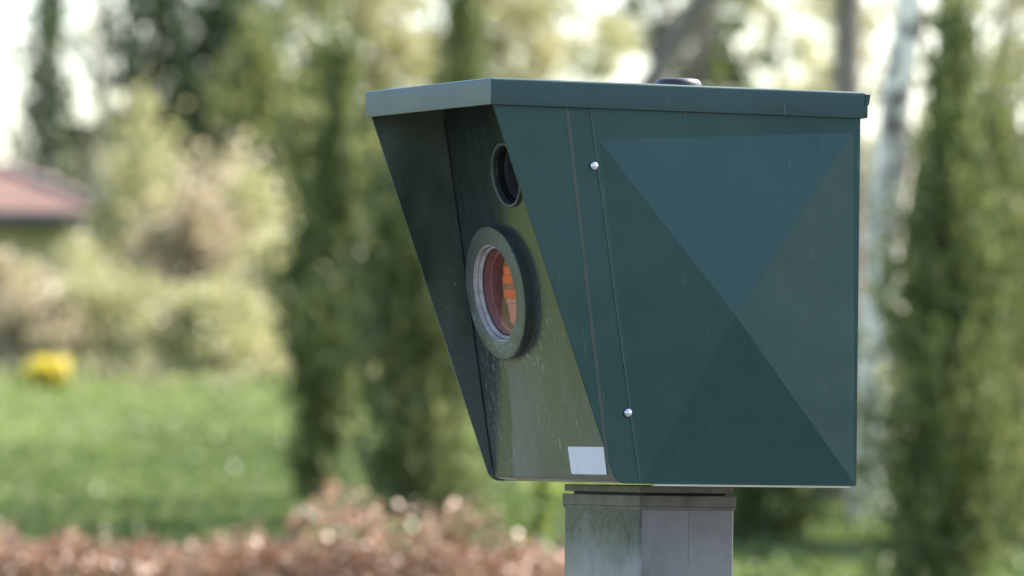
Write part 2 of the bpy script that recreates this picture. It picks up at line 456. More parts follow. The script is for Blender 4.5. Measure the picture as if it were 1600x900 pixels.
ld = from_bm("lid", lid(), m_lid, root, bevel=0.0006)
ld.data.shade_smooth(); ld.data.set_sharp_from_angle(angle=R(40))
bm = bmesh.new()
bm2 = [(L + 0.0006, -W / 2 + 0.0015), (L + 0.0030, -W / 2 + 0.0005), (L + 0.0030, W / 2 - 0.002), (L + 0.0006, W / 2 - 0.002)]
lo = [bm.verts.new(B(x, y, H - HC + 0.001)) for x, y in bm2]; hi = [bm.verts.new(B(x, y, H - 0.004)) for x, y in bm2]
bm.faces.new(lo); bm.faces.new(hi)
for k in range(4): bm.faces.new((lo[k], lo[(k + 1) % 4], hi[(k + 1) % 4], hi[k]))
# bent tab at the upper corner
t0 = [(L - 0.001, -W / 2 - 0.0012), (L + 0.0075, -W / 2 - 0.0005), (L + 0.0065, -W / 2 + 0.004), (L - 0.001, -W / 2 + 0.004)]
lo = [bm.verts.new(B(x - 0.003, y, H - 0.020)) for x, y in t0]; hi = [bm.verts.new(B(x, y, H - 0.0035)) for x, y in t0]
bm.faces.new(lo); bm.faces.new(hi)
for k in range(4): bm.faces.new((lo[k], lo[(k + 1) % 4], hi[(k + 1) % 4], hi[k]))
from_bm("folded_end_flap", bm, m_lid, ld, bevel=0.0008)
bm = bmesh.new()
disc_along(bm, B(0.4253, 0, H), (0, 0, 1), [(0.036, 0), (0.036, 0.013), (0.0345, 0.019), (0.031, 0.0225), (0.024, 0.024), (0, 0.0245)], 40)
from_bm("round_vent_cap", bm, m_plug, ld, autos=True)

# front plate: leaning plane between the hood walls with two round openings
XT2, XB2 = XT, XB + 0.0011
PN = Vector((-(ZT), 0, -(XB2 - XT2))).normalized()      # outward normal (to the front, slightly down)
PU = Vector((-(XB2 - XT2), 0, ZT)).normalized()         # up the plate
PV = Vector((0, 1, 0))
P0 = Vector((XB2, 0, 0))
def PP(s, y, h=0.0):                                     # s up the plate, y across, h out of the plate
    p = P0 + PU * s + PV * y + PN * h; return B(p.x, p.y, p.z)
def s_of(z): return z / PU.z
RC = (s_of(0.2910), 0.0892); HCN = (s_of(0.4679), 0.0156)
R_RING, R_HOLE = 0.0925, 0.0450
def plate_with_holes():
    """plate as fan grids round two openings so that the holes are real"""
    bm = bmesh.new(); yw = YS - TH - 0.0060
    s0, s1 = 0.011, s_of(ZT) + 0.02
    smid = (RC[0] + R_RING + HCN[0] - R_HOLE) / 2
    # split the plate in three bands; the middle two carry a hole each
    def band(sa, sb, c, r):
        n = 64
        ring = [bm.verts.new(PP(c[0] + r * math.cos(2 * math.pi * k / n), c[1] + r * math.sin(2 * math.pi * k / n))) for k in range(n)]
        outer = []
        for k in range(n):
            dx, dy = math.cos(2 * math.pi * k / n), math.sin(2 * math.pi * k / n)
            ts = []
            if dx > 1e-9: ts.append((sb - c[0]) / dx)
            if dx < -1e-9: ts.append((sa - c[0]) / dx)
            if dy > 1e-9: ts.append((yw - c[1]) / dy)
            if dy < -1e-9: ts.append((-yw - c[1]) / dy)
            t_ = min(ts); outer.append(bm.verts.new(PP(c[0] + dx * t_, c[1] + dy * t_)))
        for k in range(n): bm.faces.new((ring[k], ring[(k + 1) % n], outer[(k + 1) % n], outer[k]))
        for (cs, cy) in ((sa, -yw), (sa, yw), (sb, -yw), (sb, yw)):     # fill corners
            a = math.atan2(cy - c[1], cs - c[0]) % (2 * math.pi); k = int(a / (2 * math.pi) * n) % n
            v = bm.verts.new(PP(cs, cy)); bm.faces.new((outer[k], outer[(k + 1) % n], v))
        # hole wall
        inn = [bm.verts.new(PP(c[0] + r * math.cos(2 * math.pi * k / n), c[1] + r * math.sin(2 * math.pi * k / n), -0.004)) for k in range(n)]
        for k in range(n): bm.faces.new((ring[k], ring[(k + 1) % n], inn[(k + 1) % n], inn[k]))
    sl = RC[0] - R_RING - 0.02
    def quad(sa, sb):
        bm.faces.new([bm.verts.new(PP(*q)) for q in ((sa, -yw), (sa, yw), (sb, yw), (sb, -yw))])
    quad(s0, sl); band(sl, smid, RC, R_RING); band(smid, s1, HCN, R_HOLE)
    # rounded fold at the foot
    rr = 0.0095; pts = []
    for k in range(9):
        a = (math.pi / 2 - 0.16) * k / 8
        pts.append((s0 - rr * math.sin(a), -rr * (1 - math.cos(a))))
    rows = [[bm.verts.new(PP(s, y, h)) for y in (-yw, yw)] for s, h in pts]
    for a, c2 in zip(rows[:-1], rows[1:]): bm.faces.new((a[0], a[1], c2[1], c2[0]))
    return bm
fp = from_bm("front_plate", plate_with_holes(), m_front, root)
fp.data.shade_smooth(); fp.data.set_sharp_from_angle(angle=R(25))
# dark rebate strips along the plate's edges
for sg in (-1, 1):
    bm = bmesh.new(); y0 = sg * (YS - TH - 0.0002); y1 = sg * (YS - TH - 0.0058)
    q = [(0.02, -0.008), (s_of(ZT), -0.008), (s_of(ZT), 0.0006), (0.02, 0.0006)]
    a = [bm.verts.new(PP(s, y0, h)) for s, h in q]; c2 = [bm.verts.new(PP(s, y1, h)) for s, h in q]
    bm.faces.new(a); bm.faces.new(c2)
    for k in range(4): bm.faces.new((a[k], a[(k + 1) % 4], c2[(k + 1) % 4], c2[k]))
    from_bm("edge_gasket", bm, m_dark, fp)
    
# flash window: raised ring, stepped lip, tinted glass, barrel and reflection tiles behind it
def lathe_plate(name, c, prof, mat, parent, seg=72):
    bm = bmesh.new(); disc_along(bm, PP(c[0], c[1]), PN, prof, seg)
    return from_bm(name, bm, mat, parent, autos=True)
fr = lathe_plate("flash_ring", RC, [(0.0925, -0.003), (0.1035, 0.0001), (0.1035, 0.0135), (0.1022, 0.0150), (0.0765, 0.0166), (0.0752, 0.0160), (0.0752, 0.004)], m_ring, root)
lathe_plate("inner_lip", RC, [(0.0751, 0.0150), (0.0738, 0.0150), (0.0724, 0.0082)], m_lip, fr)
lathe_plate("groove", RC, [(0.0724, 0.0086), (0.0718, 0.002), (0.0710, 0.0066)], m_dark, fr)
lathe_plate("glass_seat", RC, [(0.0711, 0.0084), (0.0700, 0.0086), (0.0680, 0.0030)], m_lip, fr)
lathe_plate("dark_seal", RC, [(0.0681, 0.003), (0.0668, 0.0018), (0.0662, 0.000)], m_dark, fr)
lathe_plate("flash_barrel", RC, [(0.0664, 0.0012), (0.0650, -0.009), (0.0615, -0.0095), (0.0600, -0.020), (0.0600, -0.027)], m_pinkin, fr)
gw = lathe_plate("flash_glass", RC, [(0.0664, 0.0010), (0.0, 0.0010)], m_glass_red, fr)
def face_out(o):
    if sum((p.normal.dot(PN) * p.area for p in o.data.polygons)) < 0: o.data.flip_normals()
face_out(gw)
bm = bmesh.new(); disc_along(bm, PP(*RC), PN, [(0.0602, -0.027), (0, -0.028)], 48)
fb = from_bm("red_back_filter", bm, m_redback, fr)
# coloured tiles painted as the orange and pink reflection in the glass
def tile(s0, s1, ya, yb, m_, hh=-0.021):
    bm = bmesh.new()
    q = [(s0, ya), (s1, ya), (s1, yb), (s0, yb)]
    a = [bm.verts.new(PP(RC[0] + s, RC[1] + y, hh)) for s, y in q]; c2 = [bm.verts.new(PP(RC[0] + s, RC[1] + y, hh - 0.003)) for s, y in q]
    bm.faces.new(a); bm.faces.new(c2)
    for k in range(4): bm.faces.new((a[k], a[(k + 1) % 4], c2[(k + 1) % 4], c2[k]))
    from_bm("reflection_tile", bm, m_, fr, bevel=0.0008)
for s0, s1, ya, yb, m_ in ((0.0235, 0.0375, -0.02, 0.036, m_orange), (0.0095, 0.0230, -0.02, 0.044, m_orange), (0.0015, 0.0090, -0.02, 0.040, m_redback),
                           (-0.0125, 0.0010, -0.02, 0.045, m_orange), (-0.021, -0.013, -0.02, 0.040, m_pinkbar), (-0.054, -0.0215, -0.02, 0.036, m_pinkbar)):
    tile(s0, s1, ya, yb, m_)

# camera window above: shallow ring, deep tube, coated lens
cr = lathe_plate("camera_ring", HCN, [(0.0448, -0.003), (0.0500, 0.0001), (0.0500, 0.0040), (0.0492, 0.0050), (0.0468, 0.0050), (0.0455, 0.0040), (0.0448, -0.004)], m_ring, root)
lathe_plate("camera_tube", HCN, [(0.0439, -0.003), (0.0432, -0.030), (0.0425, -0.046)], m_inside, cr)
lathe_plate("lens_rim", HCN, [(0.0425, -0.016), (0.0400, -0.0135), (0.0385, -0.0135), (0.0375, -0.0175), (0.0360, -0.0165), (0.034, -0.030)], m_violet, cr)
bm = bmesh.new(); disc_along(bm, PP(*HCN), PN, [(0.0345, -0.030), (0.024, -0.026), (0.012, -0.0238), (0, -0.023)], 40)
face_out(from_bm("camera_lens", bm, m_glass, cr, smooth=True))
bm = bmesh.new(); disc_along(bm, PP(*HCN), PN, [(0.0424, -0.0462), (0, -0.0462)], 40)
from_bm("lens_back", bm, m_inside, cr)

# blank sticker low on the plate
bm = bmesh.new(); sa, sb = s_of(0.0130), s_of(0.0545); ya, yb = -0.1960, -0.0650; rr = 0.004
pts = []
for (cs, cy, a0) in ((sb - rr, yb - rr, 0), (sb - rr, ya + rr, -0.5 * math.pi), (sa + rr, ya + rr, -math.pi), (sa + rr, yb - rr, -1.5 * math.pi)):
    for k in range(5):
        a = a0 - 0 + (math.pi / 2) * (1 - k / 4.0)
        pts.append((cs + rr * math.cos(a), cy + rr * math.sin(a)))
# the foot of the plate curves away, so the sticker is laid on its flat part and follows the fold
def hfold(s):
    return 0.0
top = [bm.verts.new(PP(s, y, 0.0009 + hfold(s) * 0.9)) for s, y in pts]
bm.faces.new(top)
ex = bmesh.ops.extrude_face_region(bm, geom=bm.faces[:])
bmesh.ops.translate(bm, vec=-PN * 0.0006, verts=[e for e in ex['geom'] if isinstance(e, bmesh.types.BMVert)])
from_bm("blank_sticker", bm, m_sticker, fp)

# post with head plate and flange
PX0, PX1, PY0, PY1 = 0.3040, 0.4650, -0.130, 0.137
bm = bmesh.new(); addbox(bm, PX0 - 0.0015, PX1 - 0.004, PY0 - 0.001, PY1 - 0.004, -0.0140, -0.0036)
hp = from_bm("head_plate", bm, m_flange, root, bevel=0.0012)
bm = bmesh.new(); addbox(bm, PX0 + 0.012, PX1 - 0.012, PY0 + 0.010, PY1 - 0.010, -0.0182, -0.0138)
from_bm("spacer", bm, m_dark, hp)
bm = bmesh.new()
def frus(z0, e0, z1, e1):
    lo = [bm.verts.new(B(x, y, z0)) for x, y in ((PX0 - e0, PY0 - e0), (PX1 + e0, PY0 - e0), (PX1 + e0, PY1 + e0), (PX0 - e0, PY1 + e0))]
    hi = [bm.verts.new(B(x, y, z1)) for x, y in ((PX0 - e1, PY0 - e1), (PX1 + e1, PY0 - e1), (PX1 + e1, PY1 + e1), (PX0 - e1, PY1 + e1))]
    for k in range(4): bm.faces.new((lo[k], lo[(k + 1) % 4], hi[(k + 1) % 4], hi[k]))
    bm.faces.new(hi); bm.faces.new(lo)
frus(-0.0350, 0.0018, -0.0182, 0.0018)
frus(-0.0410, 0.0002, -0.0351, 0.0016)
from_bm("flange", bm, m_flange, root, bevel=0.0010)
# post body: rounded rectangular tube, algae and painted sky light set the front face apart
bm = bmesh.new(); re = 0.006; prof = []
for (cx_, cy_, a0) in ((PX1 - re, PY1 - re, 0), (PX0 + re, PY1 - re, 90), (PX0 + re, PY0 + re, 180), (PX1 - re, PY0 + re, 270)):
    for k in range(5): a = R(a0 + 90 * k / 4); prof.append((cx_ + re * math.cos(a), cy_ + re * math.sin(a)))
lo = [bm.verts.new(B(x, y, -ZB - 0.05)) for x, y in prof]; hi = [bm.verts.new(B(x, y, -0.0405)) for x, y in prof]
for k in range(len(prof)):
    fc = bm.faces.new((lo[k], lo[(k + 1) % 20], hi[(k + 1) % 20], hi[k]))
    xm = (prof[k][0] + prof[(k + 1) % 20][0]) / 2
    fc.material_index = 0 if xm < PX0 + 0.004 else 1
bm.faces.new(hi)
me = bpy.data.meshes.new("post"); bmesh.ops.recalc_face_normals(bm, faces=bm.faces); bm.to_mesh(me); bm.free()
post = bpy.data.objects.new("post", me); sc.collection.objects.link(post); post.parent = root
me.materials.append(m_post_f); me.materials.append(m_post_s); me.shade_smooth(); me.set_sharp_from_angle(angle=R(30))
bm = bmesh.new()       # thin weld seam down the side face
z = -0.042; x = PX0 + (PX1 - PX0) * 0.52
while z > -0.12:
    nz = z - random.uniform(0.008, 0.02); nx = PX0 + (PX1 - PX0) * 0.52 + random.uniform(-0.0016, 0.0016)
    vs = [bm.verts.new(B(*p)) for p in ((x - .0004, PY0 - .0003, z), (x + .0004, PY0 - .0004, z), (nx + .0004, PY0 - .0003, nz), (nx - .0004, PY0 - .0003, nz))]
    bm.faces.new(vs); z, x = nz, nx
from_bm("weld_seam", bm, plain("seam_grey", (0.15, 0.145, 0.145), 0.7), post)

# ------------------------------------------------------------------ planting
def quads(cent, nrm_jit, size, aspect=1.8, up_bias=0.0, dirs=None):
    """leaf blades: one diamond with four corners per centre"""
    n = len(cent)
    a = RNG.normal(size=(n, 3)) if dirs is None else dirs + RNG.normal(size=(n, 3)) * nrm_jit
    a[:, 2] += up_bias
    a /= np.linalg.norm(a, axis=1)[:, None]
    b = np.cross(a, RNG.normal(size=(n, 3))); b /= np.linalg.norm(b, axis=1)[:, None]
    s = size * RNG.uniform(0.6, 1.35, n)[:, None]
    v = np.stack([cent - a * s * .5 * aspect, cent + b * s * .5, cent + a * s * .5 * aspect, cent - b * s * .5], 1)
    return v
def mesh_of(name, vs):
    vs = np.concatenate(vs) if isinstance(vs, list) else vs
    n = len(vs); me = bpy.data.meshes.new(name)
    me.vertices.add(n * 4); me.vertices.foreach_set('co', vs.reshape(-1).astype(np.float32))
    me.loops.add(n * 4); me.loops.foreach_set('vertex_index', np.arange(n * 4, dtype=np.int32))
    me.polygons.add(n); me.polygons.foreach_set('loop_start', np.arange(0, n * 4, 4, dtype=np.int32))
    me.polygons.foreach_set('loop_total', np.full(n, 4, dtype=np.int32))
    me.update(calc_edges=True); return me
def wp(px, D): return (px - 800) / 10000 * D
def zpx(py, D): return 1.6 + (700 - py) / 10000 * D

def tube(bm, pts, radii, seg=8):
    rings = []
    for i, p in enumerate(pts):
        d = (Vector(pts[min(i + 1, len(pts) - 1)]) - Vector(pts[max(i - 1, 0)])).normalized()
        e1 = d.orthogonal().normalized(); e2 = d.cross(e1)
        if i: 
            e1 = (prev - d * prev.dot(d)).normalized(); e2 = d.cross(e1)
        prev = e1
        rings.append([bm.verts.new(Vector(p) + (e1 * math.cos(2 * math.pi * k / seg) + e2 * math.sin(2 * math.pi * k / seg)) * radii[i]) for k in range(seg)])
    for a, c in zip(rings[:-1], rings[1:]):
        for k in range(seg): bm.faces.new((a[k], a[(k + 1) % seg], c[(k + 1) % seg], c[k]))
    bm.faces.new(rings[0][::-1]); bm.faces.new(rings[-1])

bark_dark = bark_mat("dark_conifer_bark", (0.05, 0.035, 0.025), (0.12, 0.09, 0.065))
bark_grey = bark_mat("grey_brown_bark", (0.12, 0.10, 0.085), (0.24, 0.21, 0.19))
bark_birch = bark_mat("birch_bark", (0.10, 0.080, 0.066), (0.88, 0.80, 0.73), 6, 0.7, 0.43, 0.50)
L_thuja = leaf_mat("thuja_foliage", [(0.066, 0.094, 0.030), (0.125, 0.160, 0.051), (0.238, 0.248, 0.098)], 0.3)
L_thuja_o = leaf_mat("olive_thuja_foliage", [(0.100, 0.124, 0.036), (0.163, 0.192, 0.062), (0.274, 0.282, 0.113)], 0.3)
L_dark = leaf_mat("dark_spruce_foliage", [(0.041, 0.065, 0.032), (0.083, 0.116, 0.053), (0.138, 0.172, 0.080)], 0.2)
L_spring = leaf_mat("spring_foliage", [(0.20, 0.20, 0.075), (0.34, 0.32, 0.14), (0.50, 0.45, 0.28)], 0.5)
L_mid = leaf_mat("mid_green_foliage", [(0.09, 0.12, 0.035), (0.18, 0.205, 0.065), (0.30, 0.30, 0.13)], 0.4)
L_pale = leaf_mat("pale_shrub_foliage", [(0.24, 0.26, 0.08), (0.40, 0.40, 0.18), (0.55, 0.48, 0.32)], 0.4)
L_dry = leaf_mat("dry_straw_foliage", [(0.24, 0.22, 0.10), (0.42, 0.36, 0.21), (0.56, 0.44, 0.34)], 0.4)
L_copper = leaf_mat("copper_hedge_foliage", [(0.10, 0.048, 0.028), (0.22, 0.115, 0.068), (0.42, 0.24, 0.155), (0.60, 0.42, 0.30)], 0.25, 0.5, 0.4)
L_lime = leaf_mat("lime_weed_foliage", [(0.13, 0.19, 0.03), (0.24, 0.28, 0.07)], 0.4)
L_grass = leaf_mat("grass_blades", [(0.065, 0.110, 0.028), (0.115, 0.165, 0.048), (0.21, 0.24, 0.085)], 0.35)
L_lawn2 = leaf_mat("sunlit_lawn_blades", [(0.12, 0.18, 0.045), (0.21, 0.27, 0.080), (0.36, 0.37, 0.17)], 0.35)  # sunlit copy of the grass, lighter than the shaded band
L_thuja_b = leaf_mat("mixed_thuja_foliage", [(0.060, 0.087, 0.027), (0.128, 0.158, 0.054), (0.240, 0.247, 0.112)], 0.3)
L_meadow = leaf_mat("meadow_grass_blades", [(0.16, 0.20, 0.06), (0.30, 0.30, 0.14), (0.42, 0.36, 0.24)], 0.4)
L_yellow = leaf_mat("yellow_petals", [(0.80, 0.64, 0.05), (0.85, 0.76, 0.16)], 0.3)
L_white = leaf_mat("white_petals", [(0.7, 0.7, 0.66), (0.8, 0.8, 0.78)], 0.3)

def columnar(label, px, D, prof, leaf, n, size, lean=0.0, base=None, trunk_r=0.05, group=None, dark=bark_dark, name="thuja_tree"):
    """prof: list of (height fraction, radius m); base at the ground, top at prof height; upright wispy sprays"""
    x = wp(px, D); g = gz(D); Ht = prof[-1][0]
    r = empty(name, (x, D, g), label, "tree", group)
    hs = [p[0] for p in prof]; rs = [p[1] for p in prof]
    nc = n // 26
    h = RNG.uniform(hs[0], Ht, nc * 4); rad = np.interp(h, hs, rs)
    keep = RNG.uniform(0, 1, len(h)) < (rad / max(rs)) ** 1.2 + 0.1; h = h[keep]; rad = rad[keep]
    nc = len(h); th = RNG.uniform(0, 2 * math.pi, nc); rr = rad * np.sqrt(RNG.uniform(0.2, 1.5, nc)) * (1 + .36 * np.sin(th * 2 + h * 5.3 + px) + .26 * np.sin(th * 3 - h * 11)) * RNG.choice([.7, 1, 1.35], nc)
    c = np.stack([rr * np.cos(th) + lean * h / Ht, rr * np.sin(th), h], 1)
    per = max(6, n // nc); k = np.repeat(c, per, 0); tt = RNG.uniform(-1, 1, len(k))
    out = np.stack([np.cos(np.repeat(th, per)), np.sin(np.repeat(th, per)), np.full(len(k), 2.2)], 1)
    k = k + out * (tt * size * 2.2)[:, None] * 0.9 + RNG.normal(size=k.shape) * size * 0.55
    v = quads(k, 0.5, size, 2.2, 0.4, dirs=out * 0.5)
    link("crown", mesh_of("crown", v), leaf, r)
    bm = bmesh.new(); tube(bm, [(lean * q / Ht, 0, q) for q in (-0.1, Ht * .35, Ht * .7, Ht * .93)], [trunk_r, trunk_r * .7, trunk_r * .4, trunk_r * .12])
    for q in range(6):
        z0 = Ht * (0.15 + 0.12 * q); a = RNG.uniform(0, 6.28); rd = np.interp(z0, hs, rs) * 0.7
        tube(bm, [(lean * z0 / Ht, 0, z0), (lean * z0 / Ht + rd * math.cos(a) * .6, rd * math.sin(a) * .6, z0 + .15), (lean * z0 / Ht + rd * math.cos(a), rd * math.sin(a), z0 + .4)], [trunk_r * .3, trunk_r * .2, trunk_r * .06], 5)
    from_bm("trunk", bm, dark, r, smooth=True)
    return r

def broad(label, px, D, Ht, crown, leaf, n, size, trunk_r=0.12, bark=bark_grey, trunk_top=0.75, lean=0.0, gap=0.75, group=None, name="broadleaf_tree", base_off=0.0, limbs=9, ymax=1.2):
    """crown: (z0, z1, radius) ellipsoid above ground; foliage in ragged clumps along limbs"""
    x = wp(px, D); g = gz(D); r = empty(name, (x, D, g), label, "tree", group)
    z0, z1, rad = crown; bm = bmesh.new(); zt = Ht * trunk_top
    pts = [(lean * (i / 5) ** 1.3 + (RNG.uniform(-1, 1) * trunk_r * .35 if 0 < i else 0), 0, -0.15 + (zt + .15) * i / 5) for i in range(6)]
    tube(bm, pts, [trunk_r * (1.15 - .17 * i) for i in range(6)], 10)
    tips = []
    for q in range(limbs):
        i = 1 + int(RNG.uniform(0.25, 1) * 4); p = Vector(pts[i]); a = q * 2.4 + RNG.uniform(-.4, .4)
        zz = RNG.uniform(max(z0, p.z), z1); rr = rad * math.sqrt(max(0.02, 1 - ((zz - (z0 + z1) / 2) / ((z1 - z0) / 2)) ** 2)) * RNG.uniform(.5, .95)
        e = Vector((p.x + rr * math.cos(a), rr * math.sin(a), zz)); m = p.lerp(e, .5) + Vector((0, 0, -.12 * (e - p).length))
        tube(bm, [p, m, e], [trunk_r * .36, trunk_r * .22, trunk_r * .05], 6); tips += [m, e]
        for s in range(3):
            e2 = e + Vector(RNG.normal(size=3)) * rad * .28; m2 = m.lerp(e, RNG.uniform(0.2, .9))
            tube(bm, [m2, m2.lerp(e2, .5), e2], [trunk_r * .12, trunk_r * .08, trunk_r * .02], 4); tips.append(e2)
    from_bm("trunk", bm, bark, r, smooth=True)
    n = int(n * .72); ncl = max(12, n // 60); per = 60
    d = RNG.normal(size=(ncl, 3)); d /= np.linalg.norm(d, axis=1)[:, None]; d *= RNG.uniform(0.15, 1, ncl)[:, None] ** (1 / 2.2)
    cz, hz = (z0 + z1) / 2, (z1 - z0) / 2
    c = np.stack([d[:, 0] * rad + lean * .8, d[:, 1] * min(rad, ymax), cz + d[:, 2] * hz], 1)
    tp = np.array([list(t_) for t_ in tips]); sel = RNG.integers(0, len(tp), ncl); mixw = RNG.uniform(0, 1, ncl)[:, None] < .3
    c = np.where(mixw, tp[sel], c)
    k = np.repeat(c, per, 0) + RNG.normal(size=(ncl * per, 3)) * (rad * 0.11 / gap ** .5) * np.array([1, 1, 0.8])
    link("crown", mesh_of("crown", quads(k, 1, size, 1.5)), leaf, r)
    return r

def shrub(label, px, D, h, rad, leaf, n, size, name="shrub", cat="shrub", group=None, stems=14, upright=1.0, droop=0):
    x = wp(px, D); g = gz(D); r = empty(name, (x, D, g), label, cat, group); bm = bmesh.new(); tips = []
    for q in range(stems):
        a = RNG.uniform(0, 6.28); e = Vector((rad * .85 * math.cos(a) * RNG.uniform(.1, 1), min(rad, 1.0) * .85 * math.sin(a) * RNG.uniform(.1, 1), h * RNG.uniform(.6, 1)))
        b0 = Vector((e.x * .25, e.y * .25, -.05)); m = b0.lerp(e, .55) + Vector((e.x * -.1, 0, .1 * h))
        tube(bm, [b0, m, e], [.014, .009, .003], 5); tips += [m, e]
    from_bm("stems", bm, bark_grey, r, smooth=True)
    ncl = max(8, n // 40); per = 40
    th = RNG.uniform(0, 6.28, ncl); u = np.sqrt(RNG.uniform(0, 1, ncl)); hh = RNG.uniform(0.02, 1, ncl)
    env = np.sqrt(np.clip(1 - (hh * .95) ** 2.4, 0.05, 1)) * RNG.uniform(.7, 1.5, ncl)
    hh = hh * RNG.choice([.75, .9, 1.0, 1.18], ncl)
    c = np.stack([rad * u * env * np.cos(th), min(rad, 1.0) * u * env * np.sin(th), hh * h], 1)
    k = np.repeat(c, per, 0) + RNG.normal(size=(ncl * per, 3)) * np.array([rad * .15, rad * .15, h * .10])
    k[:, 2] = np.abs(k[:, 2])
    link("foliage", mesh_of("foliage", quads(k, .8, size, 2.0, 0.5 * upright)), leaf, r)
    return r

# --- near the camera box: copper hedge and weeds
def hedge():
    D = 24.5; r = empty("copper_hedge", (wp(330, D), D, gz(D)), "clipped low hedge of copper brown leaves running across the foreground behind the camera box", "hedge")
    x0, x1 = wp(-260, D) - wp(330, D), wp(1010, D) - wp(330, D); N = 15000
    top = zpx(868, D) - gz(D); xs = RNG.uniform(x0, x1, N)
    tb = top + 0.03 * np.sin(xs * 9) + 0.025 * np.sin(xs * 23 + 1) 
    z = tb * (1 - np.abs(RNG.normal(size=N)) * 0.32); z += RNG.normal(size=N) * 0.03; ok = z > 0.02
    y = RNG.uniform(-0.34, 0.34, N)
    # stray upright shoots
    sx = RNG.uniform(x0, x1, 110); extra = []
    shoots = [(wp(p, D) - wp(330, D), h) for p, h in ((468, .14), (490, .17), (512, .22), (528, .27), (545, .30), (556, .26), (572, .22), (590, .18), (612, .15), (640, .13), (662, .18), (680, .21), (700, .17), (718, .22), (735, .24), (752, .19), (775, .15), (395, .13), (410, .12), (480, .20), (500, .24), (520, .28), (536, .31), (550, .25), (565, .24), (582, .20), (600, .17), (625, .16), (652, .15), (671, .20), (690, .19), (708, .20), (727, .22), (744, .22), (764, .16), (790, .12), (810, .12), (160, .05), (262, .06), (455, .07), (300, .05), (800, .06), (20, .03))]
    shoots += [(s, abs(RNG.normal()) * .06) for s in sx]
    bm = bmesh.new()
    for s, hh in shoots:
        yy = RNG.uniform(-.25, .25); lx = RNG.normal() * .03
        tube(bm, [(s, yy, top - .3), (s + lx * .5, yy, top), (s + lx, yy, top + hh)], [.005, .004, .0015], 4)
        m = int(10 + hh * 95); t_ = RNG.uniform(-.5, 1, m)
        extra.append(np.stack([s + lx * t_ + RNG.normal(size=m) * .034, np.full(m, yy) + RNG.normal(size=m) * .028, top + hh * t_  + RNG.normal(size=m) * .01], 1))
    for q in range(70):
        s = RNG.uniform(x0, x1); yy = RNG.uniform(-.2, .2)
        tube(bm, [(s, yy, -.05), (s + RNG.normal() * .05, yy, top * .5), (s + RNG.normal() * .12, yy + RNG.normal() * .08, top * .96)], [.012, .008, .003], 5)
    from_bm("stems", bm, bark_grey, r, smooth=True)
    c = np.concatenate([np.stack([xs, y, z], 1)[ok]] + extra)
    link("foliage", mesh_of("foliage", quads(c, 1, 0.026, 1.5)), L_copper, r)
hedge()
shrub("lime green leafy weed at the right end of the copper hedge", 850, 26.2, zpx(775, 26.2) - gz(26.2), .11, L_lime, 500, .035, "leafy_weed", "weed", stems=8)

# --- conifers around the camera box
columnar("slim dark thuja left of the camera box with a long thin leaning tip", 495, 38.0,
         [(0.0, .05), (.25, .08), (.7, .10), (.95, .18), (1.2, .22), (1.45, .18), (1.65, .10), (2.1, .065), (2.5, .05), (2.85, .015)], L_thuja, 9500, .035, lean=.14, group="columnar conifers on the lawn")
columnar("bushy dark thuja standing directly left of the camera box hood", 655, 36.5,
         [(0.0, .18), (.25, .26), (.9, .28), (1.4, .26), (1.8, .19), (2.1, .08), (2.3, .02)], L_thuja_b, 9500, .035, lean=-.03, group="columnar conifers on the lawn")
columnar("dark thuja whose foot shows right of the steel post under the box", 1196, 35.0,
         [(0.0, .17), (.4, .20), (.9, .19), (1.4, .10), (1.7, .02)], L_thuja, 9000, .035, group="columnar conifers on the lawn")
columnar("tall dark green thuja right of the white birch trunk", 1482, 32.0,
         [(0.0, .17), (.35, .21), (1.0, .22), (1.5, .20), (1.9, .13), (2.3, .085), (2.7, .06), (2.95, .02)], L_thuja, 12500, .032, group="columnar conifers on the lawn")
columnar("broad olive green thuja at the right edge of the lawn", 1555, 35.0,
         [(0.0, .36), (.5, .42), (1.2, .38), (1.9, .26), (2.4, .12), (2.7, .02)], L_thuja_o, 11000, .035, group="columnar conifers on the lawn")
columnar("slim dark conifer rising just above the front corner of the box lid", 716, 52.0,
         [(0.0, .2), (1.5, .2), (2.6, .14), (3.4, .10), (4.3, .02)], L_thuja, 9000, .04, group="columnar conifers on the lawn")

# --- birch and grey trunk
def trunk_tree(label, D, path, mat, crown=None, leaf=L_spring, n=3000, size=.05, name="birch_tree"):
    x0 = wp(path[0][0], D); g = gz(D); r = empty(name, (x0, D, g), label, "tree"); bm = bmesh.new()
    pts = [(wp(p[0], D) - x0, 0, zpx(p[1], D) - g) for p in path]; pts[0] = (pts[0][0], 0, -.15)
    tube(bm, pts, [p[2] * D / 20000 for p in path], 14)
    tips = []; topz = pts[-1][2]
    for q in range(12):
        i = len(pts) - 1 - q % 3; p = Vector(pts[i]); a = q * 2.4
        e = p + Vector((math.cos(a) * .6, math.sin(a) * .5, RNG.uniform(.1, .9))); m = p.lerp(e, .5) + Vector((0, 0, .08))
        tube(bm, [p, m, e], [path[i][2] * D / 20000 * .3, .012, .004], 6); tips += [m, e]
    from_bm("trunk", bm, mat, r, smooth=True)
    tp = np.array([list(t_) for t_ in tips]); k = tp[RNG.integers(0, len(tp), n)] + RNG.normal(size=(n, 3)) * .25
    k = k[k[:, 2] > topz - .5]
    link("crown", mesh_of("crown", quads(k, 1, size, 1.5)), leaf, r)
trunk_tree("birch with a slim curved white trunk just right of the box", 37.0, [(1352, 845, 74), (1366, 720, 66), (1364, 600, 64), (1380, 470, 64), (1378, 360, 58), (1394, 240, 60), (1402, 120, 56), (1420, 20, 54), (1418, -80, 44), (1420, -260, 28), (1425, -500, 14)], bark_birch, name="birch_tree")
